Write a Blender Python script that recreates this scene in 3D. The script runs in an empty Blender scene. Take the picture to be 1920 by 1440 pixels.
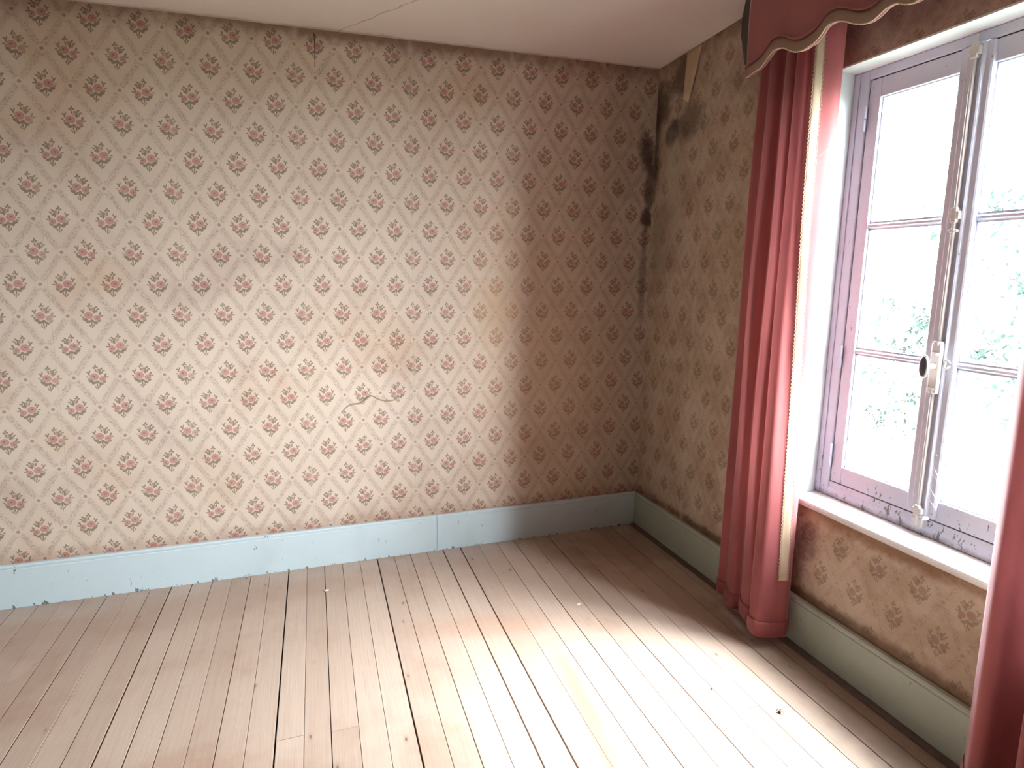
import bpy, bmesh, math, random
from mathutils import Vector, Matrix
random.seed(7)
S = bpy.context.scene
C = S.collection
# ------------------------------------------------------------------ camera
CAM = Vector((-2.0965, -3.3958, 1.5090))
RGT = Vector((0.93709464, -0.34888495, 0.01152905))
DWN = Vector((-0.04637073, -0.15714924, -0.98648562))
FWD = Vector((0.34598177, 0.92389578, -0.16344176))
cd = bpy.data.cameras.new('camera'); cam = bpy.data.objects.new('camera', cd); C.objects.link(cam)
M = Matrix.Identity(4)
for i in range(3):
    M[i][0] = RGT[i]; M[i][1] = -DWN[i]; M[i][2] = -FWD[i]; M[i][3] = CAM[i]
cam.matrix_world = M
cd.sensor_width = 36.0; cd.lens = 1240.05 / 1920 * 36.0; cd.clip_start = 0.02; cd.clip_end = 300
S.camera = cam
# ------------------------------------------------------------------ light
SKY = 128.0
GLOW = 75.0
GLOW_DIR = (0.50, -0.24, 1.02)
FILL = 0.0
w = bpy.data.worlds.new('sky'); S.world = w; w.use_nodes = True
wt = w.node_tree; wt.nodes.clear()
# overcast sky: brighter towards the zenith, with the sun behind thin cloud
tc = wt.nodes.new('ShaderNodeTexCoord'); nrm = wt.nodes.new('ShaderNodeVectorMath'); nrm.operation = 'NORMALIZE'
wt.links.new(tc.outputs['Generated'], nrm.inputs[0])
sp = wt.nodes.new('ShaderNodeSeparateXYZ'); wt.links.new(nrm.outputs[0], sp.inputs[0])
mr = wt.nodes.new('ShaderNodeMapRange'); wt.links.new(sp.outputs['Z'], mr.inputs[0])
mr.inputs[1].default_value = -0.05; mr.inputs[2].default_value = 1.0; mr.inputs[3].default_value = 0.9; mr.inputs[4].default_value = 1.1
dt = wt.nodes.new('ShaderNodeVectorMath'); dt.operation = 'DOT_PRODUCT'
wt.links.new(nrm.outputs[0], dt.inputs[0]); dt.inputs[1].default_value = Vector(GLOW_DIR).normalized()
gm = wt.nodes.new('ShaderNodeMapRange'); gm.interpolation_type = 'SMOOTHERSTEP'
wt.links.new(dt.outputs['Value'], gm.inputs[0]); gm.inputs[1].default_value = 0.88; gm.inputs[2].default_value = 1.0
gm.inputs[3].default_value = 0.0; gm.inputs[4].default_value = GLOW
sc = wt.nodes.new('ShaderNodeMath'); sc.operation = 'MULTIPLY_ADD'
wt.links.new(mr.outputs[0], sc.inputs[0]); sc.inputs[1].default_value = SKY; wt.links.new(gm.outputs[0], sc.inputs[2])
bg = wt.nodes.new('ShaderNodeBackground'); bg.inputs[0].default_value = (0.90, 0.965, 1.0, 1); wt.links.new(sc.outputs[0], bg.inputs[1])
wo = wt.nodes.new('ShaderNodeOutputWorld'); wt.links.new(bg.outputs[0], wo.inputs[0])
S.view_settings.view_transform = 'Standard'; S.view_settings.look = 'None'
S.view_settings.gamma = 1.0; S.view_settings.use_curve_mapping = False
S.view_settings.exposure = 0.0
# ------------------------------------------------------------------ geometry of the room
ANG, LEAN = 0.049406, 0.011545
HB = 0.2025
def W(y, z, o=0.0):
    "point on the window wall, o metres behind (+) or in front (-) of its face"
    return Vector((ANG * y + LEAN * z + o, y, z))
def CZ(x, y): return 2.6455 + 0.0168 * x - 0.0311 * y
XL, YF = -4.9, -5.6           # far walls behind the camera
Y0, Y1 = -1.328, -2.336       # window opening
Z0, Z1 = 0.626, 2.281
# portal in the window opening (guides light sampling only)
pl = bpy.data.lights.new('window_portal', 'AREA'); pl.shape = 'RECTANGLE'; pl.size = 1.02; pl.size_y = 1.66
pl.cycles.is_portal = True
po = bpy.data.objects.new('window_portal', pl); C.objects.link(po)
pc = W((Y0 + Y1) / 2, (Z0 + Z1) / 2, 0.24); po.location = pc
po.rotation_euler = Vector((-1, ANG, 0)).to_track_quat('-Z', 'Y').to_euler()
# ------------------------------------------------------------------ helpers
def lin(r, g, b):
    f = lambda c: (c / 255 / 12.92) if c / 255 <= 0.04045 else ((c / 255 + 0.055) / 1.055) ** 2.4
    return (f(r), f(g), f(b), 1.0)
def obj(name, bm, mat, parent=None, smooth=False, **props):
    if isinstance(bm, bmesh.types.BMesh):
        me = bpy.data.meshes.new(name); bmesh.ops.recalc_face_normals(bm, faces=bm.faces[:])
        bm.to_mesh(me); bm.free()
    else: me = bm
    if mat and not me.materials: me.materials.append(mat)
    if smooth:
        for p in me.polygons: p.use_smooth = True
    o = bpy.data.objects.new(name, me); C.objects.link(o)
    if parent: o.parent = parent
    for k, v in props.items(): o[k] = v
    return o
def empty(name, loc=(0, 0, 0), parent=None, **props):
    o = bpy.data.objects.new(name, None); C.objects.link(o); o.location = loc; o.empty_display_size = 0.05
    if parent: o.parent = parent
    for k, v in props.items(): o[k] = v
    return o
def hexa(bm, pts, bevel=0.0, segs=1):
    "pts: 8 points, x-major (x0y0z0,x0y0z1,x0y1z0,x0y1z1,x1...)"
    v = [bm.verts.new(p) for p in pts]
    fs = [bm.faces.new([v[i] for i in f]) for f in ((0, 1, 3, 2), (4, 6, 7, 5), (0, 4, 5, 1), (2, 3, 7, 6), (0, 2, 6, 4), (1, 5, 7, 3))]
    if bevel:
        es = list({e for f in fs for e in f.edges})
        bmesh.ops.bevel(bm, geom=es, offset=bevel, segments=segs, affect='EDGES', profile=0.5, clamp_overlap=True)
def box(bm, x0, x1, y0, y1, z0, z1, bevel=0.0, segs=1):
    hexa(bm, [(x, y, z) for x in (x0, x1) for y in (y0, y1) for z in (z0, z1)], bevel, segs)
def wbox(bm, o0, o1, y0, y1, z0, z1, bevel=0.0, segs=1):
    hexa(bm, [W(y, z, o) for o in (o0, o1) for y in (y0, y1) for z in (z0, z1)], bevel, segs)
def profile_run(bm, prof, a, b, place):
    "extrude closed 2D profile [(p,q)] between parameters a and b; place(t,p,q)->Vector"
    A = [bm.verts.new(place(a, p, q)) for p, q in prof]; B = [bm.verts.new(place(b, p, q)) for p, q in prof]
    n = len(prof)
    for i in range(n): bm.faces.new((A[i], A[(i + 1) % n], B[(i + 1) % n], B[i]))
    bm.faces.new(A); bm.faces.new(B[::-1])
def tube(bm, pts, r, n=8, caps=True):
    rings = []
    for i, p in enumerate(pts):
        p = Vector(p); a = Vector(pts[max(i - 1, 0)]); b = Vector(pts[min(i + 1, len(pts) - 1)])
        d = (b - a).normalized(); u = d.orthogonal().normalized() if i == 0 else (u - d * u.dot(d)).normalized(); v = d.cross(u)
        rr = r[i] if isinstance(r, (list, tuple)) else r
        rings.append([bm.verts.new(p + (u * math.cos(2 * math.pi * k / n) + v * math.sin(2 * math.pi * k / n)) * rr) for k in range(n)])
    for A, B in zip(rings, rings[1:]):
        for k in range(n): bm.faces.new((A[k], A[(k + 1) % n], B[(k + 1) % n], B[k]))
    if caps: bm.faces.new(rings[0]); bm.faces.new(rings[-1][::-1])
def ellipsoid(bm, c, rx, ry, rz, n=12, m=8, rot=None):
    r = bmesh.ops.create_uvsphere(bm, u_segments=n, v_segments=m, radius=1.0)
    for v in r['verts']:
        q = Vector((v.co.x * rx, v.co.y * ry, v.co.z * rz))
        if rot is not None: q = rot @ q
        v.co = q + Vector(c)
# ------------------------------------------------------------------ node expression helper
class G:
    def __init__(s, name):
        s.m = bpy.data.materials.new(name); s.m.use_nodes = True; s.t = s.m.node_tree; s.t.nodes.clear()
    def n(s, kind, **kw):
        nd = s.t.nodes.new('ShaderNode' + kind)
        for k, v in kw.items(): setattr(nd, k, v)
        return nd
    def put(s, sock, v):
        if isinstance(v, E): v = v.s
        if isinstance(v, bpy.types.NodeSocket): s.t.links.new(v, sock)
        else: sock.default_value = v
    def math(s, op, *a, clamp=False):
        nd = s.n('Math', operation=op); nd.use_clamp = clamp
        for i, v in enumerate(a): s.put(nd.inputs[i], v)
        return E(s, nd.outputs[0])
    def vec(s, x, y, z):
        nd = s.n('CombineXYZ')
        for i, v in enumerate((x, y, z)): s.put(nd.inputs[i], v)
        return E(s, nd.outputs[0])
    def ell(s, p, cx, cy, rx, ry, rot=0.0):
        "1 at the edge of an ellipse, 0 in its middle"
        mp = s.n('Mapping', vector_type='TEXTURE'); s.put(mp.inputs['Vector'], p)
        mp.inputs['Location'].default_value = (cx, cy, 0); mp.inputs['Rotation'].default_value = (0, 0, rot); mp.inputs['Scale'].default_value = (rx, ry, 1)
        l = s.n('VectorMath', operation='LENGTH'); s.put(l.inputs[0], mp.outputs[0])
        return E(s, l.outputs['Value'])
    def step(s, v, a, b, lo=0.0, hi=1.0, smooth=True):
        nd = s.n('MapRange'); nd.interpolation_type = 'SMOOTHSTEP' if smooth else 'LINEAR'
        s.put(nd.inputs[0], v)
        for i, q in enumerate((a, b, lo, hi)): s.put(nd.inputs[i + 1], q)
        return E(s, nd.outputs[0])
    def noise(s, p, scale, detail=3, rough=0.5, stretch=None, color=False, dist=0.0):
        if stretch:
            mp = s.n('Mapping'); s.put(mp.inputs['Vector'], p); mp.inputs['Scale'].default_value = stretch; p = mp.outputs[0]
        nd = s.n('TexNoise'); s.put(nd.inputs['Vector'], p); nd.inputs['Scale'].default_value = scale
        nd.inputs['Detail'].default_value = detail; nd.inputs['Roughness'].default_value = rough; nd.inputs['Distortion'].default_value = dist
        return E(s, nd.outputs['Color' if color else 'Fac'])
    def mix(s, f, a, b, mode='MIX'):
        nd = s.n('Mix', data_type='RGBA', blend_type=mode); s.put(nd.inputs[0], f); s.put(nd.inputs[6], a); s.put(nd.inputs[7], b)
        return E(s, nd.outputs[2])
    def bsdf(s, color, rough=0.6, spec=0.4, bump=None, bump_dist=0.002, bump_strength=0.5, **kw):
        b = s.n('BsdfPrincipled'); s.put(b.inputs['Base Color'], color); s.put(b.inputs['Roughness'], rough)
        s.put(b.inputs['Specular IOR Level'], spec)
        for k, v in kw.items(): s.put(b.inputs[k], v)
        if bump is not None:
            bp = s.n('Bump'); s.put(bp.inputs['Height'], bump); bp.inputs['Distance'].default_value = bump_dist; bp.inputs['Strength'].default_value = bump_strength
            s.t.links.new(bp.outputs[0], b.inputs['Normal'])
        return b.outputs[0]
    def out(s, sh):
        o = s.n('OutputMaterial'); s.put(o.inputs[0], sh); return s.m
class E:
    def __init__(s, g, sock): s.g = g; s.s = sock
    def _(s, op, a, b=None, **k): return s.g.math(op, a, b, **k)
    def __add__(s, o): return s.g.math('ADD', s, o)
    def __radd__(s, o): return s.g.math('ADD', o, s)
    def __sub__(s, o): return s.g.math('SUBTRACT', s, o)
    def __rsub__(s, o): return s.g.math('SUBTRACT', o, s)
    def __mul__(s, o): return s.g.math('MULTIPLY', s, o)
    def __rmul__(s, o): return s.g.math('MULTIPLY', o, s)
    def __truediv__(s, o): return s.g.math('DIVIDE', s, o)
    def abs(s): return s.g.math('ABSOLUTE', s)
    def min(s, o): return s.g.math('MINIMUM', s, o)
    def max(s, o): return s.g.math('MAXIMUM', s, o)
    def lt(s, o): return s.g.math('LESS_THAN', s, o)
    def gt(s, o): return s.g.math('GREATER_THAN', s, o)
def pos(g):
    ge = g.n('NewGeometry'); sp = g.n('SeparateXYZ'); g.t.links.new(ge.outputs['Position'], sp.inputs[0])
    return E(g, ge.outputs['Position']), E(g, sp.outputs[0]), E(g, sp.outputs[1]), E(g, sp.outputs[2])
# ------------------------------------------------------------------ wallpaper
def wallpaper(name, axis, u0, z0, P, H, base=(222, 202, 186), stains_shade=(), damp=0.0, seams=(), fade=0.0):
    g = G(name); p, X, Y, Z = pos(g)
    u = X if axis == 'x' else Y * -1.0
    uv = g.vec(u, Z, 0.0)
    # slightly uneven hanging of the paper
    du = (u - u0) * (1 / P); dz = (Z - z0) * (1 / (2 * H))
    def cell(ox, oy):
        a = g.math('ROUND', du - ox); b = g.math('ROUND', dz - oy)
        return (du - ox - a) * P, (dz - oy - b) * (2 * H)
    xa, za = cell(0, 0); xb, zb = cell(0.5, 0.5)
    da = xa.abs() * (2 / P) + za.abs() * (1 / H); db = xb.abs() * (2 / P) + zb.abs() * (1 / H)
    useA = da.lt(db)
    e = da.min(db)                                  # 0 in the middle of a lozenge, 1 on its border
    # one lozenge, mirrored from row to row
    x = g.mix(useA, g.vec(xb * -1.0, zb, 0.0), g.vec(xa, za, 0.0)); 
    mm = 0.001 * P / 0.18; q = x
    nz = g.noise(uv, 420, 2, 0.6, color=True)
    wob = g.n('VectorMath', operation='MULTIPLY_ADD'); g.put(wob.inputs[0], nz); wob.inputs[1].default_value = (0.0035, 0.0035, 0); g.put(wob.inputs[2], q)
    qw = g.n('VectorMath', operation='SUBTRACT'); g.put(qw.inputs[0], wob.outputs[0]); qw.inputs[1].default_value = (0.00175, 0.00175, 0); qd = E(g, qw.outputs[0])
    def many(lst):
        m = None
        for (cx, cy, rx, ry, r) in lst:
            d = g.ell(qd, cx * mm, cy * mm, rx * mm, ry * mm, math.radians(r)); m = d if m is None else m.min(d)
        return m
    leaves = many([(5, 50, 3.6, 7.5, 20), (-1, 44, 3.4, 5.5, 60), (11, 42, 3.2, 6, -50), (-9, 31, 8.5, 6.5, 20), (-19, 38, 3.8, 6.5, 50), (-26, 29, 3.6, 7, 70), (-12, 19, 5, 9, 8), (4, 30, 3.2, 8, -10), (-20, 20, 4, 5, 30),
                   (34, 21, 3.6, 7.5, -55), (27, 26, 2.6, 6, 0), (31, 13, 3, 5, -30), (-33, 10, 4.2, 7, 30), (-39, -1, 3, 6.5, 80), (-30, 2, 4, 4, 0), (39, 2, 2.6, 5.5, 80), (33, -6, 3, 6, 60),
                   (25, -17, 11, 7, 25), (14, -26, 9.5, 6.5, -20), (-13, -30, 10, 6.5, 15), (-27, -21, 8, 6, -30), (0, -22, 8, 7, 0), (2, -36, 3, 9, -12), (-7, -42, 2.6, 7.5, 25), (8, -45, 2.6, 7, -25), (0, -50, 2.4, 6.5, 0)])
    rose1 = many([(11, 2, 17.5, 16, 10)]); rose2 = many([(-21, -9, 13.5, 12.5, 0)]); rose3 = many([(-7, 31, 5.5, 6, 0), (-3, 22, 4, 5, 0)])
    core = many([(13, 4, 4, 3, 0), (-22, -9, 3.2, 2.6, 0)])
    ring = g.math('SINE', g.noise(q, 260, 2, 0.5) * 34.0)
    paper = g.mix(g.noise(uv, 3.2, 4, 0.6), lin(*[min(255, c + 4) for c in base]), lin(*[c - 14 for c in base]))
    # lace band between the lozenges
    vor = g.n('TexVoronoi', feature='F1'); vor.inputs['Scale'].default_value = 72.0; g.put(vor.inputs['Vector'], uv)
    lace = g.math('SINE', E(g, vor.outputs['Distance']) * 15.0)
    ew = e + (g.noise(uv, 75, 3, 0.6) - 0.5) * 0.30
    band = g.step(ew, 0.80, 0.90) 
    bx = (xa.abs() - P / 2); d1 = g.math('SQRT', bx * bx + za * za)
    by = (za.abs() - H); d2 = g.math('SQRT', xa * xa + by * by); dc = d1.min(d2)     # distance to the corners
    gap = g.step(dc, 0.0145 * P / .18, 0.021 * P / .18)
    halo = g.step(e, 0.62, 0.95)
    col = g.mix(halo * 0.16, paper, lin(204, 184, 170))
    lace_m = band * gap
    col = g.mix(lace_m * 0.30, col, lin(196, 175, 163))
    col = g.mix(lace_m * g.step(lace, 0.2, 0.9) * 0.55, col, lin(158, 132, 124))
    # little bud at every crossing
    cv = g.vec(d1.min(d2), 0.0, 0.0)
    bud = g.step(dc + (g.noise(uv, 260, 2, 0.6) - 0.5) * 0.006, 0.0062, 0.0080, 1.0, 0.0)
    col = g.mix(bud * (0.85 - fade * .4), col, g.mix(g.noise(uv, 300, 1, .5).gt(0.52), lin(178, 128, 122), lin(150, 132, 112)))
    # the bouquet
    lf = g.step(leaves, 0.85, 1.12, 1.0, 0.0)
    col = g.mix(lf * (0.88 - fade * .26), col, g.mix(g.noise(uv, 190, 2, 0.6), lin(164, 146, 128), lin(96, 80, 70)))
    rs = g.mix(g.step(ring, -0.4, 0.9), lin(203, 157, 147), lin(173, 123, 115))
    if fade: rs = g.mix(fade, rs, lin(152, 124, 108))
    for m_, o_ in ((rose3, .75), (rose2, .95), (rose1, .95)):
        col = g.mix(g.step(m_, 0.9, 1.08, 1.0, 0.0) * (o_ * (1 - fade * .35)), col, rs)
    col = g.mix(g.step(core, 0.7, 1.2, 1.0, 0.0) * (0.7 - fade * .6), col, lin(128, 62, 66))
    # age: ochre clouds, grey-violet bloom, foxing
    oc = g.step(g.noise(uv, 1.5, 5, 0.62), 0.50, 0.74); col = g.mix(oc * 0.42, col, lin(214, 178, 138), 'MULTIPLY')
    vi = g.step(g.noise(g.vec(u + 7.3, Z, 3.0), 2.3, 5, 0.6), 0.52, 0.76); col = g.mix(vi * 0.38, col, lin(190, 168, 176), 'MULTIPLY')
    fx = g.step(g.noise(uv, 46, 3, 0.7), 0.745, 0.79); col = g.mix(fx * 0.55, col, lin(120, 84, 60))
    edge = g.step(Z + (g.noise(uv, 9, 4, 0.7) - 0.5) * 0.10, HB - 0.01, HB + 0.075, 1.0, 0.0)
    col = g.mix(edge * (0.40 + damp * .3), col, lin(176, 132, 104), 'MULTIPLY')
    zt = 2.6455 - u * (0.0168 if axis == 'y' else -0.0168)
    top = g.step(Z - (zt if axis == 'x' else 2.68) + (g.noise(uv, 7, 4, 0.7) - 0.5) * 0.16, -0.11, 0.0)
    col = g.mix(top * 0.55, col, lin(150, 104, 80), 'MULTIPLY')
    if damp:
        dm = g.step(g.noise(uv, 4.5, 6, 0.68), 0.36, 0.62); col = g.mix(dm * damp, col, lin(190, 160, 132), 'MULTIPLY')
    dst = g.noise(uv, 13, 5, 0.7)
    for (su, sz, ru, rz, rot, colr, amt, hard) in stains_shade:
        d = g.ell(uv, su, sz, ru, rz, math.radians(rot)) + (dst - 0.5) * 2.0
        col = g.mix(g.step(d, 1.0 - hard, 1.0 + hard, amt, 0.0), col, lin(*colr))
    for su in seams:                                  # vertical joints of the paper lengths
        d = ((u - su) + (g.noise(uv, 5, 2, .5) - .5) * 0.004).abs()
        col = g.mix(g.step(d, 0.0, 0.0022, 0.35, 0.0), col, lin(140, 112, 92))
        col = g.mix(g.step(d, 0.0, 0.02, 0.25, 0.0), col, lin(216, 200, 180))
    h = g.noise(uv, 9, 4, 0.6) + g.noise(uv, 380, 2, 0.5) * 0.06
    return g.out(g.bsdf(col, 0.62, 0.25, bump=h, bump_dist=0.006, bump_strength=0.35))
mould = (38, 32, 30)
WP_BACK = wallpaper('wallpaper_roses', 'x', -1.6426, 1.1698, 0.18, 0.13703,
    stains_shade=[(-0.03, 2.20, 0.045, 0.10, 10, mould, 0.85, 0.45), (-0.0, 2.0, 0.03, 0.22, 0, mould, 0.75, 0.5), (-0.01, 1.84, 0.035, 0.05, 0, mould, 0.8, 0.4), (0.02, 1.2, 0.42, 1.7, 4, (108, 84, 70), 0.38, 0.8),  # last ellipse: corner shade painted onto the paper, partly brown damp
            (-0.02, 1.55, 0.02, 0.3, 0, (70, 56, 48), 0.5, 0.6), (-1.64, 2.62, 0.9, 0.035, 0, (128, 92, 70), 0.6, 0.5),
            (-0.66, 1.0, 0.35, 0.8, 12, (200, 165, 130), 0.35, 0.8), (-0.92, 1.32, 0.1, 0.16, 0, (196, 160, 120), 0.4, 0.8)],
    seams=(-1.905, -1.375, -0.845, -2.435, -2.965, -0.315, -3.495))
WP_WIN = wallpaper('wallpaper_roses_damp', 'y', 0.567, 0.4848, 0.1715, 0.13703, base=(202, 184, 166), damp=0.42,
    fade=0.92, stains_shade=[(0.0, 2.2, 0.05, 0.25, 0, mould, 0.7, 0.5), (0.18, 2.27, 0.055, 0.075, -20, mould, 0.85, 0.4), (0.02, 2.45, 0.12, 0.12, 0, (60, 48, 42), 0.7, 0.5), (0.34, 2.30, 0.12, 0.09, 0, (84, 70, 60), 0.6, .5),
            (0.22, 2.0, 0.07, 0.26, 10, (196, 184, 166), 0.55, 0.5), (0.12, 1.66, 0.09, 0.25, 0, (150, 138, 122), 0.5, 0.5), (0.27, 2.55, 0.10, 0.10, 0, (66, 54, 46), 0.7, 0.5),
            (1.80, 0.585, 0.55, 0.035, 0, (132, 88, 58), 0.75, 0.6), (1.36, 0.36, 0.05, 0.25, 0, (70, 52, 50), 0.65, 0.6), (1.43, 0.46, 0.05, 0.09, 0, (96, 64, 66), 0.55, 0.5),
            (1.8, 0.215, 0.7, 0.03, 0, (104, 78, 58), 0.75, 0.6), (2.0, 2.42, 1.0, 0.10, 0, (120, 92, 96), 0.7, 0.8), (0.9, 0.22, 0.7, 0.02, 0, (80, 60, 48), 0.7, 0.6)],
    seams=(0.50, 1.03))

# ------------------------------------------------------------------ other materials
def mat_planks():
    g = G('worn_pine'); p, X, Y, Z = pos(g)
    oi = g.n('ObjectInfo'); rnd = E(g, oi.outputs['Random'])
    xs = X + Y * -0.068
    pp = g.vec(xs, Y, rnd * 31.0)
    gr = g.noise(pp, 1.0, 4, 0.65, stretch=(160, 3.0, 1), dist=0.4); fine = g.noise(pp, 1.0, 2, 0.6, stretch=(700, 9, 1))
    c = g.mix(rnd, lin(176, 152, 138), lin(188, 165, 151))
    c = g.mix(g.step(gr, 0.35, 0.75) * 0.22, c, lin(142, 110, 90))
    c = g.mix(g.step(fine, 0.62, 0.78) * 0.35, c, lin(150, 118, 96))
    # knots and nail marks
    v = g.n('TexVoronoi', feature='F1'); mp = g.n('Mapping'); mp.inputs['Scale'].default_value = (11.0, 4.6, 1); g.put(mp.inputs['Vector'], pp)
    g.t.links.new(mp.outputs[0], v.inputs['Vector']); v.inputs['Scale'].default_value = 1.0
    kd = E(g, v.outputs['Distance']) + (g.noise(pp, 90, 2, .5) - .5) * 0.03
    c = g.mix(g.step(kd, 0.035, 0.062, 0.85, 0.0), c, lin(92, 70, 58)); c = g.mix(g.step(kd, 0.05, 0.16, 0.25, 0.0), c, lin(150, 112, 84))
    # wear and old polish; brown ellipses darken boards at the corner and wall feet
    wet = g.step(g.noise(p, 1.6, 4, 0.6), 0.5, 0.72); c = g.mix(wet * 0.35, c, lin(196, 152, 124), 'MULTIPLY')
    for (sx, sy, rx, ry, rot, colr, amt) in [(-1.10, -1.55, 0.05, 0.42, -8, (196, 104, 50), 0.45), (-2.45, -1.45, 0.26, 0.2, 0, (150, 108, 86), 0.42), (-1.27, -0.85, 0.35, 0.10, -10, (176, 128, 104), .35), (-.2, -1.9, .14, .9, -3, (110, 88, 72), 0.6), (-0.2, -0.3, 0.5, 0.3, 0, (110, 84, 66), 0.45), (-2.6, -0.3, 1.4, 0.16, 4, (160, 128, 108), 0.4)]:
        d = g.ell(p, sx, sy, rx, ry, math.radians(rot)) + (g.noise(p, 6, 5, 0.65) - 0.5) * 1.6
        c = g.mix(g.step(d, 0.35, 1.35, amt, 0.0), c, lin(*colr))
    flake = g.step(g.noise(p, 55, 4, 0.75, stretch=(1, 0.35, 1)), 0.66, 0.72) * g.step(g.noise(p, 2.2, 3, .5), 0.5, 0.62)
    c = g.mix(flake * 0.35, c, lin(214, 198, 182))
    # dirt in the end-grain and along the sides shows as thin dark cracks
    ck = g.step(g.noise(pp, 1.0, 2, 0.5, stretch=(420, 2.4, 1)), 0.72, 0.77) * rnd.gt(0.72)
    c = g.mix(ck * 0.5, c, lin(84, 62, 50))
    return g.out(g.bsdf(c, g.step(g.noise(p, 5, 3, 0.6), 0.3, 0.7, 0.38, 0.58), 0.45, bump=gr * 0.6 + fine * 0.3 - kd.min(0.06) * 2.0, bump_dist=0.0015, bump_strength=0.4))
def mat_paint(name, col, chips=0.0, dirt=0.0, zlow=None, rough=0.42, tint=(176, 170, 160), grime=0.0):
    g = G(name); p, X, Y, Z = pos(g)
    c = g.mix(g.noise(p, 6, 4, 0.6), lin(*col), lin(*[max(0, k - 12) for k in col]))
    st = g.step(g.noise(p, 2.2, 4, .6, stretch=(1, 1, 0.5)), 0.5, 0.8); c = g.mix(st * 0.35 * (1 + dirt), c, lin(*tint), 'MULTIPLY')
    if dirt:
        d = g.step(g.noise(p, 24, 5, 0.72), 0.56, 0.70); c = g.mix(d * dirt * 0.5, c, lin(120, 112, 108))
    if grime:
        gm_ = g.step(Z + (g.noise(p, 16, 5, 0.7) - 0.5) * 0.05, 0.628, grime, 0.8, 0.0); c = g.mix(gm_, c, lin(110, 98, 98))
    if chips:
        n = g.noise(p, 38, 5, 0.72, stretch=(1, 1, 0.45))
        th = 0.665
        if zlow is not None: n = n + g.step(Z, zlow[0], zlow[1], zlow[2], 0.0)
        c = g.mix(g.step(n, th, th + 0.012) * chips, c, lin(74, 70, 68))
    return g.out(g.bsdf(c, rough, 0.45, bump=g.noise(p, 30, 4, .6), bump_dist=0.001, bump_strength=0.3))
PLANK = mat_planks()
SUBFLOOR = mat_paint('dark_subfloor', (46, 34, 28), rough=0.9)
BASE_B = mat_paint('pale_blue_baseboard_paint', (210, 224, 231), chips=0.8, zlow=(0.0, 0.022, 0.11), rough=0.34, tint=(206, 204, 196))
BASE_R = mat_paint('grey_green_baseboard_paint', (176, 182, 170), chips=0.6, dirt=0.15, zlow=(0.0, 0.02, 0.08), rough=0.4)
WHITE = mat_paint('chipped_white_window_paint', (212, 214, 232), chips=0.9, dirt=0.12, zlow=(0.62, 0.82, 0.09), rough=0.4, tint=(206, 202, 212), grime=0.655)
REVEAL = mat_paint('white_reveal_plaster', (232, 236, 238), chips=0.0, dirt=0.03, rough=0.6, tint=(216, 216, 214))
SILLM = mat_paint('grubby_white_sill_paint', (238, 234, 236), chips=0.5, dirt=0.12, rough=0.38)
STONE = mat_paint('outside_stone', (214, 206, 190), rough=0.9)
IRON = mat_paint('painted_bolt_iron', (214, 208, 208), chips=0.6, dirt=0.2, rough=0.35)
def simple(name, c, rough=0.5, metallic=0.0, spec=0.5, nscale=30, var=0.12, **kw):
    g = G(name); p, X, Y, Z = pos(g)
    b = g.mix(g.noise(p, nscale, 3, 0.6), lin(*c), lin(*[int(k * (1 - var)) for k in c]))
    return g.out(g.bsdf(b, rough, spec, Metallic=metallic, **kw))
DARKM = simple('dark_knob_face', (88, 86, 92), 0.35, 0.3)
GAPM = simple('dark_holes_and_gap_shade', (52, 50, 52), 0.9)  # dark colour for holes, splits and the painted gap shadow
def mat_ceiling():
    g = G('ceiling_plaster'); p, X, Y, Z = pos(g)
    c = g.mix(g.noise(p, 1.1, 4, 0.6), lin(240, 228, 224), lin(228, 212, 206))
    # hairline crack, and the edge of an old repair
    def seg(ax, ay, bx, by, w, amt, c, colr):
        L = math.hypot(bx - ax, by - ay); tx, ty = (bx - ax) / L, (by - ay) / L
        wob = (g.noise(p, 5, 4, 0.6) - 0.5) * 0.09
        d = ((X - ax) * -ty + (Y - ay) * tx + wob).abs(); t = (X - ax) * tx + (Y - ay) * ty
        m = g.step(d, 0.0, w, amt, 0.0) * t.gt(0.0) * t.lt(L)
        return g.mix(m, c, lin(*colr))
    c = seg(-1.72, 0.0, -1.25, -0.75, 0.007, 0.55, c, (150, 118, 104))
    c = seg(-1.25, -0.75, -0.6, -1.6, 0.007, 0.45, c, (150, 118, 104))
    e = g.step(Y + (g.noise(p, 12, 4, .7) - .5) * 0.07, -0.04, 0.0); c = g.mix(e * 0.5, c, lin(150, 112, 88))
    return g.out(g.bsdf(c, 0.8, 0.2, bump=g.noise(p, 3, 4, 0.6), bump_dist=0.01, bump_strength=0.25))
CEIL = mat_ceiling()
def mat_cloth(name, col, dark, trans=0.22, sheen=0.5, weave=900):
    g = G(name); p, X, Y, Z = pos(g)
    n = g.noise(p, 5, 4, 0.6, stretch=(1, 1, 0.35)); c = g.mix(g.step(n, 0.35, 0.7), lin(*col), lin(*dark))
    f = g.noise(p, weave, 1, 0.5); c = g.mix(f * 0.25, c, lin(*[int(k * .7) for k in dark]))
    b = g.bsdf(c, 0.75, 0.25, bump=f, bump_dist=0.0006, bump_strength=0.4)
    pb = b.node; pb.inputs['Sheen Weight'].default_value = sheen; pb.inputs['Sheen Roughness'].default_value = 0.35
    pb.inputs['Sheen Tint'].default_value = (1.0, 0.80, 0.84, 1)
    t = g.n('BsdfTranslucent'); g.put(t.inputs[0], c); ms = g.n('MixShader'); ms.inputs[0].default_value = trans
    g.t.links.new(b, ms.inputs[1]); g.t.links.new(t.outputs[0], ms.inputs[2]); return g.out(ms.outputs[0])
CLOTH = mat_cloth('rose_velvet_curtain', (168, 92, 92), (146, 76, 78), trans=0.15, sheen=0.55)
CLOTH2 = mat_cloth('rose_velvet_valance', (160, 98, 96), (140, 82, 80), trans=0.05)
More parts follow.
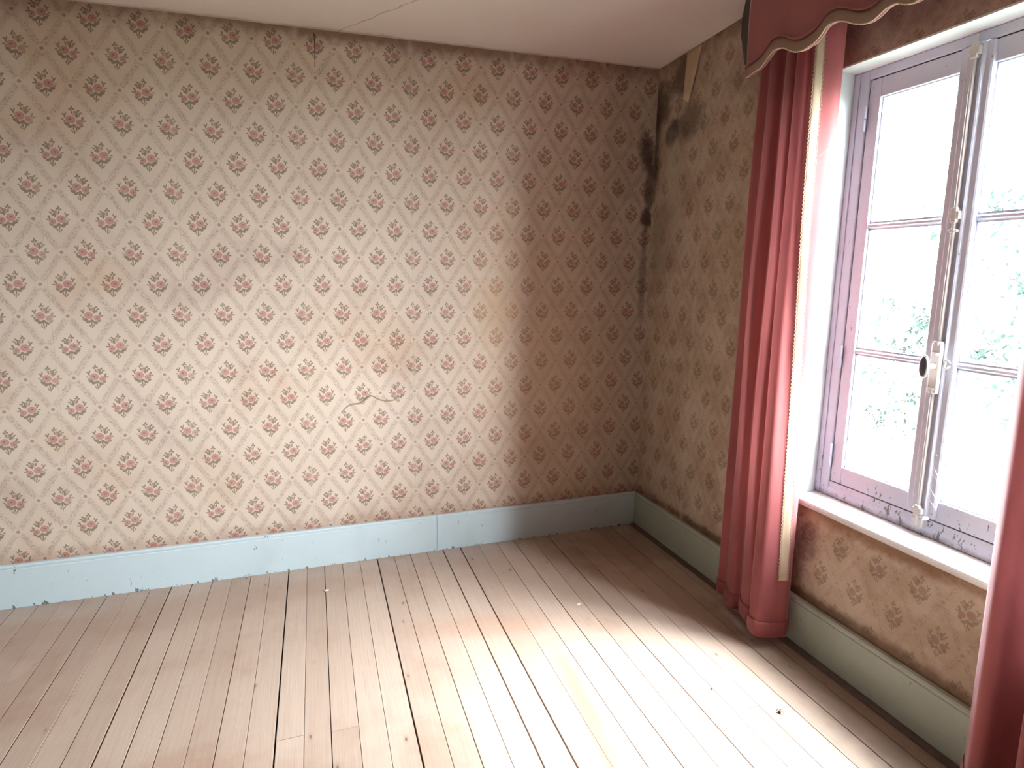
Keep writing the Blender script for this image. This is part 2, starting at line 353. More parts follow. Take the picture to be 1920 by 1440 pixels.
BRAID = mat_cloth('cream_braid', (222, 200, 176), (186, 158, 134), trans=0.15, sheen=0.2, weave=1500)
LINING_SHADE = simple('dark_lining_and_shade', (66, 58, 56), 0.9)
def mat_glass():
    g = G('old_window_glass'); p, X, Y, Z = pos(g)
    t = g.n('BsdfTransparent'); t.inputs[0].default_value = (0.96, 0.985, 0.98, 1)
    gl = g.n('BsdfGlossy'); gl.inputs['Roughness'].default_value = 0.02
    bp = g.n('Bump'); g.put(bp.inputs['Height'], g.noise(p, 6, 2, .5)); bp.inputs['Distance'].default_value = 0.002; bp.inputs['Strength'].default_value = .3
    g.t.links.new(bp.outputs[0], gl.inputs['Normal'])
    ge = g.n('NewGeometry'); dp = g.n('VectorMath', operation='DOT_PRODUCT'); g.t.links.new(ge.outputs['Incoming'], dp.inputs[0]); g.t.links.new(ge.outputs['Normal'], dp.inputs[1])
    sch = g.math('POWER', 1.0 - E(g, dp.outputs['Value']).abs(), 5.0) * 0.95 + 0.03
    ms = g.n('MixShader'); g.put(ms.inputs[0], sch); g.t.links.new(t.outputs[0], ms.inputs[1]); g.t.links.new(gl.outputs[0], ms.inputs[2])
    return g.out(ms.outputs[0])
GLASS = mat_glass()
LAWN = simple('pale_gravel_and_lawn', (62, 72, 50), 0.9, nscale=1.5, var=0.3)
LEAF = simple('tree_leaf', (34, 50, 47), 0.5, nscale=4, var=0.35)
BARK = simple('tree_bark', (112, 96, 80), 0.9, nscale=12, var=0.4)
WP_SIDE = mat_paint('dark_low_bounce_walls', (58, 42, 34), rough=0.55, tint=(150, 140, 130))  # invented dark finish for the unseen walls, limits bounced light
# ================================================================== SETTING
# floor: dark underlay, every board its own piece
bm = bmesh.new(); box(bm, XL, 0.02, YF, 0.02, -0.16, -0.028)
floor = obj('floor', bm, SUBFLOOR, kind='structure')
SL = 0.068
seams = [-0.072, -0.178, -0.283, -0.390, -0.494, -0.600, -0.705, -0.812, -0.917, -1.024, -1.130, -1.230, -1.321, -1.412, -1.500, -1.590, -1.682, -1.772, -1.862, -1.948, -2.038, -2.128, -2.218, -2.305, -2.395]
while seams[-1] > XL - 0.02: seams.append(seams[-1] - 0.0905)
seams = [0.02] + seams
tight = {}
for i, x in enumerate(seams):
    tight[i] = random.choice((0.0009, 0.0015, 0.0021, 0.0029))
butt = {20: -1.32, 18: -1.335, 15: -1.36, 12: -1.352, 4: -1.70, 16: -2.6, 24: -0.9, 28: -1.35, 9: -2.5, 7: -2.1, 22: -2.7, 26: -2.2, 33: -1.4}
rp = random.Random(3)
for i in range(len(seams) - 1):
    xa, xb = seams[i + 1], seams[i]
    if i == 0: xa_ = xa
    ga, gb = tight[i + 1], tight[i]
    cuts = [-0.004]
    if i in butt: cuts.append(butt[i])
    else: cuts.append(-1.33 - rp.choice((0.0, 1.0, 2.0)) - rp.random() * 0.02) if rp.random() < 0.0 else None
    cuts.append(rp.uniform(-4.2, -3.2)); cuts.append(YF + 0.004)
    for a, b in zip(cuts, cuts[1:]):
        dz = rp.uniform(-0.0012, 0.0006)
        bm = bmesh.new()
        ya, yb = b + 0.0006, a - 0.0006
        def X_(x, y): return min(x + SL * y, ANG * y - 0.001) if i == 0 else max(x + SL * y, XL + .001)
        pts = [(X_(x, y), y, z) for x in (xa + ga, xb - gb) for y in (ya, yb) for z in (-0.028, dz)]
        hexa(bm, pts, 0.0006)
        obj('floorboard', bm, PLANK, floor)
# ceiling
bm = bmesh.new()
hexa(bm, [(x, y, CZ(x, y) + dz) for x in (XL - .1, 0.25) for y in (YF - .1, 0.12) for dz in (0, 0.12)])
obj('ceiling', bm, CEIL, kind='structure')
# back wall, left wall, wall behind the camera
bm = bmesh.new(); box(bm, XL - 0.1, 0.06, 0.0, 0.15, -0.16, 2.80); wall_back = obj('wall_back', bm, WP_BACK, kind='structure')
bm = bmesh.new(); box(bm, XL - 0.15, XL, YF - .1, 0.0, -0.16, 2.85); obj('wall_left', bm, WP_SIDE, kind='structure')
bm = bmesh.new(); box(bm, XL, 0.2, YF - 0.15, YF, -0.16, 2.9); obj('wall_front', bm, WP_SIDE, kind='structure')
# window wall with its opening
bm = bmesh.new()
D = 0.20
ZT = 2.95
for (y0, y1, z0, z1) in ((Y0, 0.0, -0.16, ZT), (YF - .1, Y1, -0.16, ZT), (Y1, Y0, Z1, ZT), (Y1, Y0, -0.16, Z0 - 0.04)):
    wbox(bm, 0.0, D, y0, y1, z0, z1)
wall_right = obj('wall_right', bm, WP_WIN, kind='structure')
# peeling flap of paper and its bare patch, hanging from the top of the window wall
def sheet(bm, P, nu, nv, th=0.0006):
    g = [[bm.verts.new(P(i / nu, j / nv)) for j in range(nv + 1)] for i in range(nu + 1)]
    for i in range(nu):
        for j in range(nv): bm.faces.new((g[i][j], g[i + 1][j], g[i + 1][j + 1], g[i][j + 1]))
    if th:
        bmesh.ops.recalc_face_normals(bm, faces=bm.faces[:])
        bmesh.ops.solidify(bm, geom=bm.faces[:], thickness=th)
PAPERBACK = simple('bare_paper_backing', (226, 200, 168), 0.8, nscale=14, var=0.25)
bm = bmesh.new()
def flap(u, v):
    yc = -0.355 + 0.020 * v; hw = 0.062 * (1 - v) ** 0.9 + 0.006
    return W(yc - (u - 0.5) * 2 * hw, 2.655 - 0.245 * v - 0.02 * u * v, -0.003 - 0.035 * v * (0.25 + 0.75 * (1 - u)))
sheet(bm, flap, 6, 12); obj('torn_wallpaper_flap', bm, PAPERBACK, wall_right, smooth=True, label='pale peeled strip of wallpaper')
# puckered tear in the back wall paper
bm = bmesh.new()
tl = [(-1.752, .80), (-1.735, .822), (-1.715, .838), (-1.69, .845), (-1.668, .845), (-1.648, .85), (-1.632, .862), (-1.615, .876), (-1.598, .884), (-1.585, .878), (-1.57, .868), (-1.55, .858), (-1.525, .853), (-1.50, .852), (-1.475, .856), (-1.462, .862)]
rr = [0.0012, .002, .003, .0034, .0042, .0045, .0050, .0050, .0036, .003, .003, .0036, .0042, .0036, .003, .0012]
tube(bm, [(x, -0.0012, z) for x, z in tl], rr, 6)
obj('wallpaper_pucker', bm, simple('pucker_paper', (196, 168, 140), 0.7, nscale=60, var=0.3), wall_back, smooth=True, label='raised torn crease in the wallpaper')
# nail heads and small holes in the papered wall
bm = bmesh.new()
for (x, z) in [(-1.295, 1.30), (-1.29, 1.345), (-1.07, 1.26), (-1.155, 1.19), (-.56, 2.03), (-1.05, 1.32), (-1.21, 1.15), (-2.25, .95), (-1.12, 1.47), (-0.9, .98)]:
    bmesh.ops.create_circle(bm, cap_ends=True, radius=0.0028, segments=8, matrix=Matrix.Translation((x, -0.0012, z)) @ Matrix.Rotation(math.pi / 2, 4, 'X'))
obj('nail_holes', bm, GAPM, wall_back, kind='stuff')
bm = bmesh.new()
for (pts) in ([(-1.822, 2.60), (-1.820, 2.52), (-1.823, 2.45)], [(-1.90, 2.655), (-1.78, 2.650), (-1.70, 2.655)]):
    tube(bm, [(x, -0.0005, z) for x, z in pts], 0.0016, 5)
obj('wallpaper_split', bm, GAPM, wall_back, kind='stuff')
# baseboards
PB = [(0, 0), (0.021, 0), (0.021, 0.181), (0.0175, 0.184), (0.0175, 0.187), (0.0215, 0.189), (0.0215, 0.197), (0.017, HB), (0.004, HB), (0, HB)]
bb = empty('baseboard_back', kind='structure')
for a, b in ((XL + 0.001, -1.2635), (-1.2615, -0.010)):
    bm = bmesh.new(); profile_run(bm, PB, a, b, lambda t, p, q: Vector((t, -p, q))); obj('skirting_board', bm, BASE_B, bb)
br = empty('baseboard_right', kind='structure')
for a, b in ((-0.023, -2.62), (-2.622, YF + .002)):
    bm = bmesh.new(); profile_run(bm, PB, a, b, lambda t, p, q: W(t, q, -p)); obj('skirting_board', bm, BASE_R, br)
bm = bmesh.new(); profile_run(bm, PB, YF, -0.022, lambda t, p, q: Vector((XL + p, t, q))); obj('baseboard_left', bm, BASE_R, kind='structure')
bm = bmesh.new(); profile_run(bm, PB, XL + .022, -0.27, lambda t, p, q: Vector((t, YF + p, q))); obj('baseboard_front', bm, BASE_R, kind='structure')
# dusty quarter strip along the foot of the window wall
bm = bmesh.new(); profile_run(bm, [(0.0215, 0.0008), (0.052, 0.0008), (0.050, 0.006), (0.0215, 0.010)], -0.03, YF + .03, lambda t, p, q: W(t, q, -p))
obj('trim_1', bm, simple('dirty_floor_strip', (104, 90, 80), 0.8, nscale=20, var=0.35), kind='structure')
# ================================================================== WINDOW
win = empty('window_1', kind='structure')
FO = 0.105                                     # inner face of the frame
bm = bmesh.new()
wbox(bm, 0.0005, 0.205, Y0 - 0.006, Y0 + 0.01, Z0 - .02, Z1 + .01); obj('reveal_side', bm, REVEAL, win)
bm = bmesh.new(); wbox(bm, 0.0005, 0.205, Y1 - 0.01, Y1 + 0.006, Z0 - .02, Z1 + .01); obj('reveal_side', bm, REVEAL, win)
bm = bmesh.new(); wbox(bm, 0.0005, 0.205, Y1 + .0062, Y0 - .0062, Z1 - 0.006, Z1 + 0.01); obj('reveal_head', bm, REVEAL, win)
bm = bmesh.new()
profile_run(bm, [(0.112, 0.626), (-0.006, 0.622), (-0.016, 0.618), (-0.019, 0.610), (-0.016, 0.600), (-0.006, 0.590), (0.0, 0.587), (0.112, 0.587)], Y0 + 0.004, Y1 - 0.004, lambda t, p, q: W(t, q, p))
obj('window_sill', bm, SILLM, win)
bm = bmesh.new(); wbox(bm, FO + .071, 0.26, Y1 - 0.02, Y0 + 0.02, 0.54, 0.60); obj('outer_sill', bm, STONE, win)
yL, yR = Y0 - 0.007, Y1 + 0.007
fr = empty('window_frame', parent=win)
FW = 0.066
bm = bmesh.new(); wbox(bm, FO, FO + .062, yL - FW, yL, Z0 - .008, Z1 - .007, 0.002); obj('frame_side', bm, WHITE, fr)
bm = bmesh.new(); wbox(bm, FO, FO + .062, yR, yR + FW, Z0 - .008, Z1 - .007, 0.002); obj('frame_side', bm, WHITE, fr)
bm = bmesh.new(); wbox(bm, FO, FO + .062, yR + FW + .0005, yL - FW - .0005, 2.241, Z1 - .007, 0.002); obj('frame_head', bm, WHITE, fr)
bm = bmesh.new(); profile_run(bm, [(FO, 0.627), (FO - 0.004, 0.632), (FO - .001, 0.665), (FO + .006, 0.687), (FO + .062, 0.687), (FO + .062, 0.627)], yR + FW + .0005, yL - FW - .0005, lambda t, p, q: W(t, q, p)); obj('frame_foot', bm, WHITE, fr)
for y in (yL - 0.022, yR + 0.022):             # bead that leaves the thin dark line beside the frame
    bm = bmesh.new(); wbox(bm, FO - .005, FO - .0003, y - 0.003, y + 0.0215, Z0 + .002, Z1 - .009, 0.0015); obj('frame_bead', bm, WHITE, fr)
YM = -1.835
zb, zt = 0.6905, 2.2375
def casement(y_in, y_out, sgn):
    "y_out: jamb side, y_in: meeting side"
    cs = empty('casement', parent=win)
    o0, o1 = FO + .006, FO + .050
    a, b = min(y_in, y_out), max(y_in, y_out)
    SW = 0.052; gl0 = None
    jamb = (y_out - sgn * SW); meet = (y_in + sgn * 0.028)
    def stile(name, ya, yb, z0, z1, e=0.0): 
        bm = bmesh.new(); wbox(bm, o0 + e, o1 - e, min(ya, yb), max(ya, yb), z0, z1, 0.0025, 2); obj(name, bm, WHITE, cs)
    stile('stile', jamb, y_out, zb, zt); stile('stile', y_in, meet, zb, zt)
    stile('bottom_rail', jamb, meet, zb, 0.760, .0005); stile('top_rail', jamb, meet, 2.170, zt, .0005)
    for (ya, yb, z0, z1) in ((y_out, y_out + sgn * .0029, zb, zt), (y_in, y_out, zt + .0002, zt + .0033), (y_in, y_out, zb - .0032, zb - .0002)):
        bm = bmesh.new(); wbox(bm, FO + .009, FO + .03, min(ya, yb), max(ya, yb), z0, z1); obj('gap_shade_strip', bm, GAPM, cs)  # dark strips paint the shadow lines into the gaps round the casement
    for z in (1.705, 1.2285):
        bm = bmesh.new()
        profile_run(bm, [(o0 + .004, z - .004), (o0 + .004, z + .004), (o0 + .014, z + .0115), (o1 - .004, z + .0115), (o1 - .004, z - .0115), (o0 + .014, z - .0115)], jamb, meet, lambda t, p, q: W(t, q, p))
        obj('glazing_bar', bm, WHITE, cs)
    zz = [0.760, 1.217, 1.240, 1.6935, 1.7165, 2.170]
    for k in range(3):
        bm = bmesh.new(); wbox(bm, o0 + .021, o0 + .0235, min(jamb, meet) + .0003, max(jamb, meet) - .0003, zz[2 * k] + .0003, zz[2 * k + 1] - .0003); obj('pane', bm, GLASS, cs)
    bm = bmesh.new()                            # putty bead round the panes
    for k in range(3):
        z0, z1 = zz[2 * k], zz[2 * k + 1]; ya, yb = min(jamb, meet), max(jamb, meet)
        for (p0, p1, q0, q1) in ((ya, ya + .006, z0, z1), (yb - .006, yb, z0, z1), (ya, yb, z0, z0 + .005), (ya, yb, z1 - .005, z1)):
            wbox(bm, o0 + .012, o0 + .0205, p0 + .0004, p1 - .0004, q0 + .0004, q1 - .0004)
    obj('putty_bead', bm, WHITE, cs)
    return cs
casement(YM + 0.018, yL - FW - 0.003, 1)
casement(YM - 0.018, yR + FW + 0.003, -1)
# the two leaves meet under a moulded cover strip
bm = bmesh.new(); profile_run(bm, [(FO + .0055, -1.770), (FO + .0055, -1.884), (FO - .003, -1.882), (FO - .006, -1.876), (FO - .006, -1.860), (FO - .013, -1.857), (FO - .016, -1.852), (FO - .013, -1.848), (FO - .010, -1.846), (FO - .010, -1.800), (FO - .006, -1.794), (FO - .006, -1.776), (FO - .003, -1.772)], 0.700, 2.236, lambda t, p, q: W(q, t, p))
obj('meeting_strip', bm, WHITE, win)
# cremone bolt
cb = empty('cremone_bolt', parent=win)
YR_ = -1.831; OR = FO - .018
bm = bmesh.new()
tube(bm, [W(YR_, z, OR) for z in (1.30, 1.5, 1.8, 2.1, 2.262)], 0.0066, 12); obj('bolt_rod', bm, IRON, cb, smooth=True)
bm = bmesh.new(); tube(bm, [W(YR_, z, OR) for z in (0.662, 0.8, 1.0, 1.135)], 0.0066, 12); obj('bolt_rod', bm, IRON, cb, smooth=True)
for (z, hh) in ((2.215, .024), (1.715, .024), (1.665, .006), (0.995, .0), (0.715, .02)):
    if not hh: continue
    bm = bmesh.new(); wbox(bm, OR - .010, FO - .008, YR_ - .019, YR_ + .019, z - hh * .55, z + hh * .55, 0.004, 2)
    wbox(bm, OR - .012, OR + .01, YR_ - .011, YR_ + .011, z - hh, z + hh, 0.004, 2); obj('rod_guide', bm, IRON, cb)
bm = bmesh.new(); wbox(bm, OR - .012, FO - .008, YR_ - .018, YR_ + .018, 1.13, 1.30, 0.005, 3)
tube(bm, [W(YR_, 1.305, OR), W(YR_, 1.290, OR)], 0.016, 14); tube(bm, [W(YR_, 1.268, OR), W(YR_, 1.258, OR)], 0.019, 14); tube(bm, [W(YR_, 1.148, OR), W(YR_, 1.128, OR)], [.019, .014], 14)
obj('bolt_case', bm, IRON, cb)
kn = W(YR_ + .004, 1.222, OR - .052)
bm = bmesh.new(); tube(bm, [W(YR_, 1.222, OR - .010), W(YR_ + .001, 1.222, OR - .025), W(YR_ + .004, 1.222, OR - .047)], [.012, .0075, .010], 12); obj('knob_neck', bm, IRON, cb, smooth=True)
bm = bmesh.new(); ellipsoid(bm, kn, .007, .0185, .040, 18, 12); k_ = obj('knob', bm, IRON, cb, smooth=True)
bm = bmesh.new(); ellipsoid(bm, kn + Vector((-.0045, 0, 0)), .0045, .0150, .0345, 18, 10); obj('knob_face', bm, DARKM, cb, smooth=True, label='dark oval knob face')
bm = bmesh.new(); tube(bm, [W(-1.868 + .010 * math.cos(a), 1.232 + .013 * math.sin(a), OR + .006 - .010 * abs(math.sin(a))) for a in [math.pi * k / 8 for k in range(-7, 8)]], 0.0028, 7); obj('latch_ring', bm, IRON, cb, smooth=True)
bm = bmesh.new(); wbox(bm, FO - .022, FO + .004, YR_ - .022, YR_ + .022, 0.655, 0.690, 0.005, 2); wbox(bm, FO - .02, FO - .004, YR_ - .014, YR_ + .014, 0.69, 0.70, 0.002); obj('bolt_keeper', bm, IRON, cb)
# hinges on the jamb side
for z in (2.10, 1.20, 0.80):
    for y in (yL - FW - 0.001, yR + FW + 0.001):
        bm = bmesh.new(); tube(bm, [W(y, z - .045, FO - .004), W(y, z - .002, FO - .004)], .0055, 10); tube(bm, [W(y, z + .002, FO - .004), W(y, z + .045, FO - .004)], .0055, 10); obj('hinge', bm, WHITE, win, smooth=False)
# ================================================================== CURTAINS
def resample(P, n):
    "Catmull-Rom through the points"
    out = []; Q = [P[0]] + list(P) + [P[-1]]
    for i in range(1, len(Q) - 2):
        p0, p1, p2, p3 = [Vector(q) for q in Q[i - 1:i + 3]]
        for k in range(n):
            t = k / n
            out.append(0.5 * ((2 * p1) + (p2 - p0) * t + (2 * p0 - 5 * p1 + 4 * p2 - p3) * t * t + (3 * p1 - p0 - 3 * p2 + p3) * t ** 3))
    out.append(Vector(P[-1])); return out
def curtain(name, hem, top, z_hem, z_top, ns, label, edge_first, rows=70, band=0.066, wav=1.0, trim_pts=1, trim_off=0.0):
    """hem/top: plan curves (x, y) at foot and head with the same number of points"""
    root = empty(name, (hem[len(hem) // 2][0], hem[len(hem) // 2][1], z_hem), label=label, category='curtain')
    root.location = (0, 0, 0)
    A = resample([(x, y, 0) for x, y in hem], ns); B = resample([(x, y, 0) for x, y in top], ns); n = len(A)
    def P(i, v, off=0.0):
        "v 0 at the hem, 1 at the head"
        z = z_hem + (z_top - z_hem) * v
        q = A[i].lerp(B[i], v ** 1.0)
        a, b = A[max(i - 1, 0)].lerp(B[max(i - 1, 0)], v), A[min(i + 1, n - 1)].lerp(B[min(i + 1, n - 1)], v)
        t = (b - a).normalized(); nn = Vector((-t.y, t.x, 0))
        if nn.dot(Vector((-1, -0.6, 0))) < 0 and False: nn = -nn
        s = i / (n - 1)
        ww = wav * (0.006 * math.sin(v * 5.1 + s * 9) + 0.004 * math.sin(v * 11 + s * 17 + 1)) * (1 - abs(2 * v - 1) ** 3)
        q = q + Vector((ww, ww * 0.4, 0)) + nn * off
        zz = z + (0.004 * math.sin(s * 21) * (1 - v) ** 8)
        return Vector((q.x + LEAN * (z - 1.2) * v, q.y, zz))
    # which side faces the room
    t = (A[n // 2 + 1] - A[n // 2 - 1]); nn = Vector((-t.y, t.x, 0)); sgn = 1 if nn.dot(Vector((-1, 0, 0))) > 0 else -1
    bm = bmesh.new()
    g = [[bm.verts.new(P(i, j / rows)) for j in range(rows + 1)] for i in range(n)]
    for i in range(n - 1):
        for j in range(rows): bm.faces.new((g[i][j], g[i + 1][j], g[i + 1][j + 1], g[i][j + 1]))
    obj('curtain_cloth', bm, CLOTH, root, smooth=True)
    # turned-up hem: a thicker band standing a little proud, with a stitched lip
    bm = bmesh.new(); hv = band / (z_top - z_hem)
    def HP(u, v):
        i = min(int(round(u * (n - 1))), n - 1); lip = 0.0035 + 0.0035 * math.sin(math.pi * min(1, v * 1.0)) 
        return P(i, hv * v - 0.001, sgn * lip)
    sheet(bm, HP, n - 1, 6, 0.0012); obj('hem_band', bm, CLOTH, root, smooth=True)
    # braid down the leading edge
    i0, i1 = (0, int(ns * trim_pts)) if edge_first else (n - 1 - int(ns * (trim_pts + trim_off)), n - 1 - int(ns * trim_off))
    bm = bmesh.new()
    def TP(u, v):
        i = i0 + u * (i1 - i0); ia = int(math.floor(i)); ib = min(ia + 1, n - 1); f = i - ia
        vv = 0.10 + 0.90 * v
        return P(ia, vv, sgn * 0.003).lerp(P(ib, vv, sgn * 0.003), f)
    sheet(bm, TP, (i1 - i0), 60, 0.001); obj('braid_trim', bm, BRAID, root, smooth=True)
    # looped picot along both borders of the braid
    bm = bmesh.new(); NL = 300
    for side in (i0, i1):
        prev = None; pts = []
        for k in range(NL * 3 + 1):
            v = 0.10 + 0.895 * k / (NL * 3)
            ph = 2 * math.pi * k / 6.0
            d = A[min(side + 1, n - 1)] - A[max(side - 1, 0)]; d.z = 0; d.normalize()
            if side == i0: d = -d
            pts.append(P(side, v, sgn * 0.0036) + d * 0.0022 * (math.sin(ph) + 0.8))
        tube(bm, pts, 0.0013, 4)
    obj('picot_edging', bm, BRAID, root, smooth=True)
    return root
hemL = [(-0.085, -0.975), (-0.135, -0.990), (-0.166, -1.018), (-0.160, -1.070), (-0.186, -1.100), (-0.200, -1.160), (-0.176, -1.185), (-0.196, -1.215), (-0.214, -1.275), (-0.194, -1.295), (-0.222, -1.312), (-0.250, -1.332), (-0.260, -1.362), (-0.260, -1.392), (-0.226, -1.409), (-0.186, -1.418), (-0.152, -1.430), (-0.132, -1.420), (-0.114, -1.405)]
topL = [(-0.085, -1.005), (-0.130, -1.020), (-0.150, -1.050), (-0.146, -1.090), (-0.166, -1.115), (-0.178, -1.165), (-0.160, -1.190), (-0.178, -1.220), (-0.196, -1.265), (-0.180, -1.290), (-0.202, -1.310), (-0.226, -1.325), (-0.232, -1.345), (-0.226, -1.368), (-0.208, -1.380), (-0.212, -1.396), (-0.190, -1.408), (-0.150, -1.430), (-0.120, -1.440)]
curtain('curtain', hemL, topL, 0.052, 2.50, 6, 'long rose velvet curtain hanging between the room corner and the window', False, trim_pts=1.15, trim_off=2.0)
bpy.data.objects['curtain_cloth'].parent.location = (0, 0, 0)
mir = lambda L, dy=0: [(x - 0.045, 2 * YM - y + dy) for x, y in L]
hemR = [(-0.155, -2.236), (-0.185, -2.222), (-0.222, -2.232), (-0.262, -2.262), (-0.292, -2.292), (-0.288, -2.325), (-0.235, -2.345), (-0.205, -2.372), (-0.262, -2.395), (-0.318, -2.418), (-0.322, -2.448), (-0.262, -2.475), (-0.225, -2.505), (-0.282, -2.535), (-0.288, -2.575), (-0.215, -2.605), (-0.225, -2.655), (-0.245, -2.695), (-0.18, -2.74), (-0.15, -2.75)]
topR = [(-0.155, -2.228), (-0.180, -2.216), (-0.210, -2.226), (-0.242, -2.256), (-0.262, -2.290), (-0.255, -2.325), (-0.215, -2.350), (-0.205, -2.375), (-0.240, -2.395), (-0.272, -2.418), (-0.270, -2.450), (-0.232, -2.475), (-0.210, -2.505), (-0.250, -2.535), (-0.252, -2.575), (-0.205, -2.605), (-0.215, -2.655), (-0.225, -2.695), (-0.18, -2.73), (-0.15, -2.74)]
curtain('curtain', hemR, topR, 0.055, 2.50, 6, 'rose velvet curtain cut off by the picture edge, past the window from the room corner', True, trim_pts=1.0)
# frayed braid end on the first curtain
bm = bmesh.new()
fr0 = Vector((-0.19, -1.432, 1.935))
for k in range(7):
    d = Vector((random.uniform(-.01, .012), random.uniform(-.035, .02), random.uniform(-.03, .03)))
    tube(bm, [fr0, fr0 + d * .5 + Vector((0, 0, random.uniform(-.006, .006))), fr0 + d], 0.0006, 4)
tube(bm, [fr0, fr0 + Vector((0.01, -0.02, .018)), fr0 + Vector((0.02, -0.034, .036))], 0.0008, 4); ellipsoid(bm, fr0 + Vector((0.02, -0.036, .037)), .003, .002, .003, 6, 4)
obj('frayed_threads', bm, BRAID, bpy.data.objects['curtain'], kind='stuff')
# ================================================================== VALANCE
val = empty('valance', label='rose fabric valance with a scalloped cream-edged hem above the window', category='valance')
VO = -0.28
vpts = [(-1.174, 2.264), (-1.223, 2.274), (-1.262, 2.282), (-1.295, 2.303), (-1.322, 2.319), (-1.35, 2.319), (-1.379, 2.312), (-1.405, 2.298), (-1.436, 2.283), (-1.473, 2.275), (-1.5, 2.278), (-1.532, 2.284), (-1.558, 2.299), (-1.579, 2.316), (-1.609, 2.32), (-1.636, 2.315), (-1.666, 2.304), (-1.687, 2.293), (-1.722, 2.278), (-1.757, 2.272), (-1.787, 2.278), (-1.814, 2.290), (-1.835, 2.293)]
vpts = vpts + [(2 * YM - y, z) for y, z in vpts[-2::-1]]
vc = resample([(y, z, 0) for y, z in vpts], 4)
zc_ = lambda y: CZ(W(y, 2.6, VO).x, y) - 0.004
bm = bmesh.new(); n = len(vc)
def VP(u, v):
    c = vc[min(int(round(u * (n - 1))), n - 1)]; puff = 0.012 * math.sin(math.pi * min(1, v * 1.02)) ** 0.6
    return W(c.x, c.y + (zc_(c.x) - c.y) * v, VO - puff)
sheet(bm, VP, n - 1, 14, 0.012); obj('front_panel', bm, CLOTH2, val, smooth=True)
def strip(name, h0, h1, off, mat, th):
    bm = bmesh.new()
    def SP(u, v):
        c = vc[min(int(round(u * (n - 1))), n - 1)]
        return W(c.x, c.y + h0 + (h1 - h0) * v, VO - off - 0.003 * math.sin(math.pi * v))
    sheet(bm, SP, n - 1, 4, th); return obj(name, bm, mat, val, smooth=True)
strip('scalloped_band', 0.002, 0.036, 0.009, simple('tan_valance_band', (150, 118, 100), 0.85, nscale=200, var=.2), 0.002)
strip('quilted_lip', 0.037, 0.046, 0.014, CLOTH2, 0.002)
bm = bmesh.new(); tube(bm, [W(c.x, c.y + 0.0005, VO - 0.006) + Vector((0, 0, .0012 * math.sin(i * 2.1))) for i, c in enumerate(resample([(y, z, 0) for y, z in vpts], 12))], 0.0028, 6)
obj('cord_edging', bm, BRAID, val, smooth=True)
# returns to the wall at both ends; their shade is put into the dark colour
for s in (1, -1):
    yf = -1.174 if s == 1 else 2 * YM + 1.174
    yw = -0.742 if s == 1 else 2 * YM + 0.742
    bm = bmesh.new()
    f = W(yf, 2.264, VO); fw = W(yw, 2.59, -0.004)
    def RP(u, v):
        x = f.lerp(fw, u); ct = CZ(x.x, x.y) - 0.004; zl = 2.264 + (2.585 - 2.264) * u
        return Vector((x.x, x.y, zl + (ct - zl) * v))
    sheet(bm, RP, 10, 6, 0.003); obj('end_return', bm, LINING_SHADE, val, smooth=True)
bm = bmesh.new(); wbox(bm, VO + .016, -0.06, 2 * YM + 1.20, -1.20, 2.535, 2.553); obj('pelmet_board', bm, LINING_SHADE, val)
# ================================================================== SMALL THINGS ON THE FLOOR
def chip(name, x, y, size, col, label, cat, up=0.0, rz=0.0):
    bm = bmesh.new(); r = random.Random(int(abs(x) * 1000))
    vs = []
    for k in range(9):
        a = 2 * math.pi * k / 9; rr = size * r.uniform(.7, 1.1)
        vs.append((math.cos(a) * rr * 1.0, math.sin(a) * rr * 0.6))
    top = [bm.verts.new((a, b, size * 0.35 + up * a)) for a, b in vs]; bot = [bm.verts.new((a * .9, b * .9, 0.0 + up * a)) for a, b in vs]
    bm.faces.new(top); bm.faces.new(bot[::-1])
    for k in range(9): bm.faces.new((top[k], bot[k], bot[(k + 1) % 9], top[(k + 1) % 9]))
    o = obj(name, bm, simple(name + '_surface', col, 0.7), label=label, category=cat); o.location = (x, y, 0.0008); o.rotation_euler = (0, 0, rz); return o
chip('plaster_crumb', -1.879, -0.308, 0.0115, (244, 240, 234), 'small white plaster crumb on the floorboards near the back baseboard', 'crumb')
chip('paint_flake', -0.792, -0.829, 0.011, (236, 226, 206), 'thin cream paint flake with a dark speck, on the boards near the shaded corner', 'flake', 0.1, 0.3)
chip('wood_splinter', -0.607, -1.565, 0.0055, (84, 56, 46), 'tiny brown wood splinter in the brightest part of the floor', 'splinter', 0.0, 0.9)
fly = empty('dead_insect', (-0.463, -1.757, 0.0), label='small dark dead insect lying on the sunlit boards below the window', category='insect')
FLY = simple('insect_shell', (82, 66, 60), 0.5); WING = simple('insect_wing', (150, 132, 122), 0.4)
bm = bmesh.new(); ellipsoid(bm, (0, 0, .0056), .0085, .0052, .0048, 12, 8); obj('body', bm, FLY, fly, smooth=True)
bm = bmesh.new(); ellipsoid(bm, (.0095, 0, .005), .0034, .0036, .0034, 10, 6); obj('head', bm, FLY, fly, smooth=True)
for s in (1, -1):
    bm = bmesh.new(); ellipsoid(bm, (-.003, s * .0045, .0098), .0085, .0034, .0004, 10, 4, Matrix.Rotation(s * -.35, 3, 'Z')); obj('wing', bm, WING, fly, smooth=True)
    for k in range(3):
        bm = bmesh.new(); x = .005 - .005 * k; tube(bm, [(x, s * .004, .005), (x * 1.5, s * .009, .008), (x * 2.0, s * .0125, .0008)], .0005, 5); obj('leg', bm, FLY, fly, smooth=True)
fly.rotation_euler = (0, 0, 0.6)
